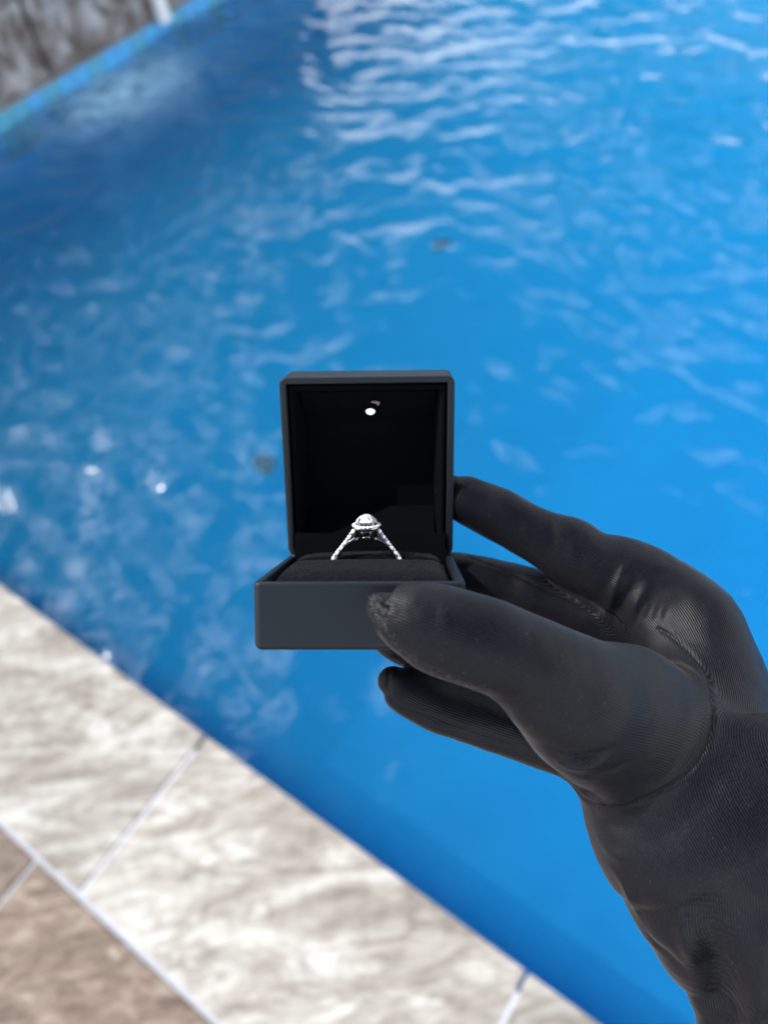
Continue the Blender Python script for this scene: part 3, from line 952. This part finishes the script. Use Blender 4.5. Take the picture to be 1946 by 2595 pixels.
for nm, st in LOFTS.items():
    rg, dd = build_loft(st)
    dense[nm] = dd
    k0 = len(verts); nr, sg = rg.shape[:2]
    verts += rg.reshape(-1, 3).tolist()
    for i in range(nr - 1):
        for j in range(sg):
            j2 = (j + 1) % sg
            faces.append((k0 + i * sg + j, k0 + i * sg + j2, k0 + (i + 1) * sg + j2, k0 + (i + 1) * sg + j))
    faces.append(tuple(k0 + j for j in range(sg))[::-1])
    faces.append(tuple(k0 + (nr - 1) * sg + j for j in range(sg)))
tmp = mesh_from('glove', verts, faces)
md = tmp.modifiers.new('r', 'REMESH'); md.mode = 'VOXEL'; md.voxel_size = .00068; md.adaptivity = 0
md = tmp.modifiers.new('s', 'SMOOTH'); md.factor = .6; md.iterations = 9
dg = bpy.context.evaluated_depsgraph_get()
gme = bpy.data.meshes.new_from_object(tmp.evaluated_get(dg))
bpy.data.objects.remove(tmp)
gme.name = 'glove'
nv = len(gme.vertices)
co = np.empty(nv * 3); gme.vertices.foreach_get('co', co); co = co.reshape(-1, 3)
no = np.empty(nv * 3); gme.vertices.foreach_get('normal', no); no = no.reshape(-1, 3)
# ease the thumb mound into the palm around the gusset seam
bvh = BVHTree.FromPolygons([Vector(v) for v in co], [tuple(p.vertices) for p in gme.polygons])
ORI = -HAND_O
ed = np.empty(len(gme.edges) * 2, dtype=np.int64); gme.edges.foreach_get('vertices', ed); ed = ed.reshape(-1, 2)
_c = []
for x, y in spline([(1640,1605),(1701,1620),(1751,1665),(1789,1715),(1805,1768),(1806,1829),(1790,1895),(1752,1950),(1690,1999),(1630,2028),(1575,2043),(1526,2042),(1482,2024)], 40):
    h_ = bvh.ray_cast(ORI, px(x, y, 1.).normalized())
    if h_[0] is not None: _c.append(np.array(h_[0]))
_c = np.array(_c)
dmin = np.full(nv, 9.)
for q_ in _c: dmin = np.minimum(dmin, np.linalg.norm(co - q_, axis=1))
wgt = np.clip(np.exp(-(dmin / .013) ** 2) * 1.3, 0, 1)[:, None] * .8
deg = np.zeros(nv); np.add.at(deg, ed[:, 0], 1); np.add.at(deg, ed[:, 1], 1)
for _ in range(260):
    acc = np.zeros_like(co)
    for ax in range(3):
        acc[:, ax] = np.bincount(ed[:, 0], co[ed[:, 1], ax], nv) + np.bincount(ed[:, 1], co[ed[:, 0], ax], nv)
    co = co + wgt * (acc / deg[:, None] - co)
gme.vertices.foreach_set('co', co.ravel()); gme.update()
gme.vertices.foreach_get('normal', no_f := np.empty(nv * 3)); no = no_f.reshape(-1, 3)
bvh = BVHTree.FromPolygons([Vector(v) for v in co], [tuple(p.vertices) for p in gme.polygons])
ORI = -HAND_O
def cast(x, y):
    d = px(x, y, 1.).normalized()
    h_ = bvh.ray_cast(ORI, d)
    return (np.array(h_[0]), np.array(h_[1])) if h_[0] is not None else None
def surf_curve(pix, n=60):
    out = []
    for x, y in spline(pix, n):
        q = cast(x, y)
        if q is not None: out.append(q[0])
    return np.array(out)
def curve_dist(pts, cur, rad):
    """signed distance of vertices to a curve (sign: side across the curve), and how far along (0..1)"""
    lo, hi = cur.min(0) - rad, cur.max(0) + rad
    m = np.all((pts > lo) & (pts < hi), axis=1)
    ids = np.where(m)[0]
    D = np.linalg.norm(pts[ids][:, None, :] - cur[None], axis=2)
    k = D.argmin(1)
    tan = np.gradient(cur, axis=0); tan /= np.linalg.norm(tan, axis=1)[:, None] + 1e-9
    side = np.cross(tan[k], no[ids])
    sg = np.sign(((pts[ids] - cur[k]) * side).sum(1))
    return ids, D[np.arange(len(ids)), k] * sg, k / (len(cur) - 1)

# broad unevenness of soft fabric first, then folds
disp = np.zeros(nv)
for i in range(0, nv):
    p = co[i]
    disp[i] = .00032 * noise.noise(Vector(p * 90)) + .00010 * noise.noise(Vector(p * 260))
# on the sleeve and wrist the knit hangs looser
cy_px = np.clip((-co[:, 1] - .0) / .05, 0, 1)
for i in np.where(cy_px > .02)[0]:
    p = co[i]
    disp[i] += .0017 * cy_px[i] * noise.noise(Vector((p[0] * 62 + 5, p[1] * 34, p[2] * 40)))

FOLDS = [  # pixel polyline, half width m, height m, asymmetry
 ([(1519,1592),(1532,1556),(1552,1513),(1568,1474),(1584,1440),(1600,1418)], .0020, .0012, .0),
 ([(1548,1600),(1563,1560),(1582,1515),(1600,1474),(1618,1440)], .0020, -.0008, .0),
 ([(1580,1598),(1598,1560),(1618,1520),(1640,1480),(1655,1455)], .0018, .0006, .0),
 ([(1608,1600),(1612,1570),(1626,1535),(1644,1510)], .0009, -.00022, .0),
 ([(1632,1598),(1636,1568),(1648,1540),(1664,1512)], .0009, -.00022, .0),
 ([(1658,1592),(1660,1566),(1668,1540),(1684,1512)], .0009, -.00022, .0),
 ([(1684,1600),(1682,1572),(1688,1548),(1702,1520)], .0009, -.0002, .0),
 ([(1385,1878),(1410,1905),(1445,1921),(1490,1918),(1530,1902),(1560,1880)], .0013, -.0014, .0),
 ([(1395,1905),(1430,1938),(1475,1943),(1520,1932),(1565,1910)], .0013, .0009, .0),
 ([(1425,1945),(1470,1964),(1520,1960),(1575,1938),(1610,1915)], .0012, -.0006, .0),
 ([(1300,1250),(1316,1300),(1304,1360),(1296,1385)], .0020, -.00025, .0),
 ([(1395,1300),(1400,1350),(1385,1410),(1375,1440)], .0022, -.00028, .0),
 ([(1440,1318),(1460,1360),(1452,1420),(1440,1470)], .0022, .00025, .0),
 ([(1462,1322),(1478,1380),(1470,1440)], .0018, -.00025, .0),
 ([(1716,2240),(1733,2310),(1746,2390),(1752,2460),(1750,2560)], .0032, .0030, .0),
 ([(1780,2180),(1806,2380),(1818,2560),(1824,2800),(1826,3200)], .0075, -.0065, .0),
 ([(1925,2240),(1922,2400),(1915,2550),(1905,2750),(1900,3000)], .0040, .0034, .0),
 ([(1500,2110),(1540,2150),(1580,2170),(1620,2175)], .0022, .0008, .0),
 ([(1530,2185),(1580,2235),(1610,2300),(1640,2350)], .0022, .0010, .0),
 ([(1600,2300),(1650,2380),(1700,2430),(1745,2500)], .0022, -.0009, .0),
 ([(1480,2050),(1530,2085),(1590,2090),(1660,2070)], .0022, -.0008, .0),
 ([(1210,1530),(1225,1600),(1215,1680)], .0022, -.00035, .0),
 ([(1118,1500),(1130,1570),(1120,1650)], .0022, .00025, .0),
]
for pix, w, hgt, asy in FOLDS:
    cur = surf_curve(pix, 50)
    if len(cur) < 6: continue
    ids, d, u = curve_dist(co, cur, w * 3)
    fade = np.sin(math.pi * u) ** 2.2
    # tongue profile also fades past the ends
    disp[ids] += hgt * np.exp(-(d / w) ** 2) * np.maximum(fade, 0.0)
# knuckles and joints felt through the fabric
for x, y, r_, amp in ((1455,1325,.0065,.0010),(1508,1362,.006,-.0005),(1300,1268,.006,.0006),(1235,1240,.006,-.0004),(1840,1530,.011,.0014),(1700,1470,.010,-.0006),
                      (1290,1545,.007,.0007),(1190,1500,.007,-.0005),(1150,1700,.008,-.0006),(1300,1790,.007,-.0006),(1340,1475,.006,.0005),(1120,1850,.006,.0005),(1060,1815,.005,-.0005),
                      (1640,1700,.012,-.0008),(1540,1850,.010,.0008),(1850,1900,.014,-.0012),(1700,2100,.012,-.0010),(1600,2180,.010,.0010)):
    q = cast(x, y)
    if q is None: continue
    d_ = np.linalg.norm(co - q[0], axis=1)
    disp += amp * np.exp(-(d_ / r_) ** 2)
# seams: thumb gusset, side seams of two fingers
SEAMS = [
 [(1668,1594),(1701,1614),(1751,1660),(1789,1711),(1805,1768),(1806,1829),(1790,1895),(1752,1950),(1690,1999),(1630,2028),(1575,2043),(1526,2042),(1482,2024),(1456,1999)],
 [(1190,1412),(1250,1436),(1310,1460),(1370,1490),(1440,1520),(1510,1556)],
 [(985,1700),(985,1760),(1010,1792),(1060,1810),(1120,1826),(1200,1852),(1300,1886)],
]
seam_curves = []
for q_, pix in enumerate(SEAMS):
    cur = surf_curve(pix, 220)
    if len(cur) < 8: continue
    seam_curves.append(cur)
    ids, d, u = curve_dist(co, cur, .003)
    s_ = 1. if q_ == 0 else .6
    disp[ids] += s_ * (-.00055 * np.exp(-(d / .00055) ** 2) + .00010 * np.exp(-((np.abs(d) - .0015) / .0009) ** 2))
# the opened end seam at the tip of the thumb
tip = surf_curve([(942,1505),(948,1518),(960,1530),(974,1538),(986,1541)], 40)
if len(tip) > 6:
    ids, d, u = curve_dist(co, tip, .004)
    f_ = np.clip(np.minimum(u, 1 - u) * 6 + .15, 0, 1)
    disp[ids] += f_ * (-.0013 * np.exp(-((d - .0002) / .00062) ** 2) + .0006 * np.exp(-((d - .0016) / .0008) ** 2) + .0006 * np.exp(-((d + .0012) / .0007) ** 2))
co2 = co + no * disp[:, None]
gme.vertices.foreach_set('co', co2.ravel())

# course and wale coordinates of the knit, per finger, blended across the palm
best = []
for nm in LOFTS:
    C, A, B, T_, e1, e2 = dense[nm]
    rho = np.empty(nv); s = np.empty(nv); v_ = np.empty(nv)
    Ls = np.concatenate([[0], np.cumsum(np.linalg.norm(np.diff(C, axis=0), axis=1))])
    for k0 in range(0, nv, 20000):
        pp = co[k0:k0 + 20000]
        D = np.linalg.norm(pp[:, None, :] - C[None], axis=2)
        w_ = np.exp(-(D ** 2 - D.min(1)[:, None] ** 2) / (2 * .006 ** 2)); w_ /= w_.sum(1)[:, None]
        Cm, E1m, E2m, Tm = w_ @ C, w_ @ e1, w_ @ e2, w_ @ T_
        Am, Bm, Lm = w_ @ A, w_ @ B, w_ @ Ls
        for q_ in (E1m, E2m, Tm): q_ /= np.linalg.norm(q_, axis=1)[:, None]
        r_ = pp - Cm
        x = (r_ * E1m).sum(1); y = (r_ * E2m).sum(1); tt = (r_ * Tm).sum(1)
        rho[k0:k0 + 20000] = np.sqrt((x / Am) ** 2 + (y / Bm) ** 2 + np.maximum(np.abs(tt) - .001, 0) ** 2 / (Am * Bm))
        # angle measured from the near side so that the join falls at the back
        near_ = np.where(E2m[:, 2] > 0, 1., -1.)
        th = np.arctan2(x, y * Am / Bm * near_)
        s[k0:k0 + 20000] = th * (Am * .5 + Bm * .5)
        v_[k0:k0 + 20000] = Lm + tt
    best.append((rho, s, v_))
Rho = np.array([b_[0] for b_ in best]); S_ = np.array([b_[1] for b_ in best]); V_ = np.array([b_[2] for b_ in best])
W = np.exp(-(Rho - Rho.min(0)) * 14); W /= W.sum(0)
# inside the gusset seam the knit follows the thumb only, outside it the hand only
rib = (W * S_).sum(0); crs = (W * V_).sum(0)
for nme, arr in (('rib', rib), ('course', crs)):
    at = gme.attributes.new(nme, 'FLOAT', 'POINT'); at.data.foreach_set('value', arr.astype(np.float32))
gme.polygons.foreach_set('use_smooth', np.ones(len(gme.polygons), dtype=bool))
gme.materials.clear()
gme.update()

mat_glove, n, l, b = material('black_rib_knit', (.006, .0065, .010), .40)
b.inputs['Sheen Weight'].default_value = .045
b.inputs['Sheen Roughness'].default_value = .35
b.inputs['Specular IOR Level'].default_value = .17
a1 = nnode(n, 'ShaderNodeAttribute', attribute_name='rib')
a2 = nnode(n, 'ShaderNodeAttribute', attribute_name='course')
geo = n.new('ShaderNodeTexCoord')
wob = nnode(n, 'ShaderNodeTexNoise', Scale=160.0, Detail=2.0)
l.new(geo.outputs['Object'], wob.inputs['Vector'])
def math_(op, x, y=None):
    m_ = nnode(n, 'ShaderNodeMath', operation=op)
    for i, q in enumerate((x, y)):
        if q is None: continue
        if isinstance(q, (int, float)): m_.inputs[i].default_value = q
        else: l.new(q, m_.inputs[i])
    return m_.outputs['Value']
PER = .00070
rw_ = math_('ADD', math_('MULTIPLY', a1.outputs['Fac'], 1.0), math_('MULTIPLY', wob.outputs['Fac'], .0005))
sn = math_('SINE', math_('MULTIPLY', rw_, 2 * math.pi / PER))
cs_ = math_('SINE', math_('ADD', math_('MULTIPLY', a2.outputs['Fac'], 2 * math.pi / .0006), math_('MULTIPLY', sn, 1.2)))
ynz = nnode(n, 'ShaderNodeTexNoise', Scale=1900.0, Detail=2.0)
l.new(geo.outputs['Object'], ynz.inputs['Vector'])
hgt = math_('ADD', math_('MULTIPLY', sn, .5), math_('ADD', math_('MULTIPLY', cs_, .04), math_('MULTIPLY', ynz.outputs['Fac'], 1.1)))
bp = nnode(n, 'ShaderNodeBump', Strength=.9, Distance=.00007)
l.new(hgt, bp.inputs['Height'])
l.new(bp.outputs['Normal'], b.inputs['Normal'])
# shade between the ribs painted in: gaps darker, yarn tops a little paler
nz = nnode(n, 'ShaderNodeTexNoise', Scale=1400.0, Detail=2.0)
l.new(geo.outputs['Object'], nz.inputs['Vector'])
nb_2 = nnode(n, 'ShaderNodeTexNoise', Scale=45.0, Detail=3.0)
l.new(geo.outputs['Object'], nb_2.inputs['Vector'])
fac = math_('MULTIPLY', math_('ADD', math_('MULTIPLY', sn, .45), math_('ADD', math_('MULTIPLY', nz.outputs['Fac'], .9), math_('MULTIPLY', nb_2.outputs['Fac'], .35))), .8)
r = ramp(n, [(.12, (.0003, .0004, .0012)), (.50, (.0018, .0025, .0068)), (1.0, (.015, .0140, .018))])
l.new(fac, r.inputs['Fac']); l.new(r.outputs['Color'], b.inputs['Base Color'])
glove = link('glove', gme, mat_glove, person)

# stitches along the seams and lint on the fabric
mat_thread, *_ = material('black_thread', (.006, .006, .008), .7)
mat_lint, *_ = material('grey_lint', (.12, .115, .12), .9)
bvh2 = BVHTree.FromPolygons([Vector(v) for v in co2], [tuple(p.vertices) for p in gme.polygons])
def hair_mesh(name, strands, mat, parent, kind='stuff'):
    V, Fs = [], []
    for pts_, rad in strands:
        n_ = len(pts_); k0 = len(V)
        for i, p in enumerate(pts_):
            t = (pts_[min(i + 1, n_ - 1)] - pts_[max(i - 1, 0)]).normalized()
            a_ = t.orthogonal().normalized(); b_ = t.cross(a_)
            rr = rad * (1 - .6 * i / n_)
            for k in range(3):
                V.append(p + a_ * rr * math.cos(k * 2.094) + b_ * rr * math.sin(k * 2.094))
        for i in range(n_ - 1):
            for k in range(3):
                Fs.append((k0 + i * 3 + k, k0 + i * 3 + (k + 1) % 3, k0 + (i + 1) * 3 + (k + 1) % 3, k0 + (i + 1) * 3 + k))
    o = mesh_from(name, V, Fs, mat=mat, parent=parent)
    o['kind'] = kind
    return o
st_ = []
for cur in seam_curves:
    L = np.concatenate([[0], np.cumsum(np.linalg.norm(np.diff(cur, axis=0), axis=1))])
    for u in np.arange(.0004, L[-1], .0009):
        i = min(int(np.searchsorted(L, u)), len(cur) - 2)
        p = Vector(cur[i]); t = Vector(cur[i + 1] - cur[i])
        if t.length < 1e-7 or t.length > .004: continue
        t.normalize()
        near = bvh2.find_nearest(p)
        nn_ = near[1]; side = t.cross(nn_).normalized()
        q = near[0]
        dv = (side + t * random.uniform(.2, .6)).normalized()
        ll = random.uniform(.0003, .0005)
        st_.append(([q - dv * ll + nn_ * .00002, q + nn_ * .00022, q + dv * ll + nn_ * .00002], .00008))
hair_mesh('seam_stitching', st_, mat_thread, glove)
fz = []
def fuzz_at(x, y, cnt, spread, ln, up=1.):
    for _ in range(cnt):
        q = cast(x + random.gauss(0, spread), y + random.gauss(0, spread))
        if q is None: continue
        nr = bvh2.find_nearest(Vector(q[0]))
        p, nn_ = nr[0], nr[1]
        d = (nn_ * up + Vector((random.gauss(0, .9), random.gauss(0, .9), random.gauss(0, .5)))).normalized()
        L_ = ln * random.uniform(.4, 1.3)
        c_ = Vector((random.gauss(0, 1), random.gauss(0, 1), random.gauss(0, 1))) * L_ * .35
        fz.append(([p, p + d * L_ * .5 + c_ * .5, p + d * L_ + c_], .000035))
for x, y in spline([(941,1512),(946,1530),(955,1545),(965,1565),(975,1585)], 24): fuzz_at(x + 3, y, 9, 5, .0011)
for x, y in spline([(950,1535),(966,1546),(985,1548)], 14): fuzz_at(x, y, 8, 4, .0007)
for x, y in spline([(1000,1460),(1030,1458),(1060,1460)], 14): fuzz_at(x, y + 3, 5, 5, .0006)
for x, y in spline([(975,1588),(1000,1630),(1040,1668),(1100,1704),(1180,1738),(1250,1758)], 60): fuzz_at(x + 2, y - 4, 4, 5, .0005)
for x, y in spline([(1160,1218),(1230,1226),(1300,1256),(1380,1292),(1460,1318)], 50): fuzz_at(x, y + 3, 3, 5, .0005)
for _ in range(420): fuzz_at(random.uniform(1000, 1900), random.uniform(1300, 2500), 1, 1, .0004, .5)
hair_mesh('lint', fz, mat_lint, glove)
# short pile of the suede
mat_pile, *_ = material('suede_pile', (.040, .042, .050), .9, **{'Specular IOR Level': .1})
def pile(host, cnt):
    me_ = host.data
    tri = [p for p in me_.polygons if p.normal.y > .1 or p.center.y > -.004]
    ar = np.array([p.area for p in tri]); pick = rng.choice(len(tri), cnt, p=ar / ar.sum())
    out = []
    for k in pick:
        p = tri[int(k)]
        vs = [me_.vertices[i].co for i in p.vertices]
        u, v = random.random(), random.random()
        q = vs[0].lerp(vs[1], u).lerp(vs[3].lerp(vs[2], u), v)
        nn_ = p.normal if p.normal.y > 0 else -p.normal
        d = (nn_ + Vector((random.gauss(0, .6), 0, random.gauss(0, .6)))).normalized()
        L_ = random.uniform(.00012, .00034)
        out.append(([q, q + d * L_], random.uniform(.00002, .00004)))
    hair_mesh('suede_pile', out, mat_pile, host)
for o in list(box.children):
    if 'cushion' in o.name: pile(o, 11000 if 'front' in o.name else 3500)
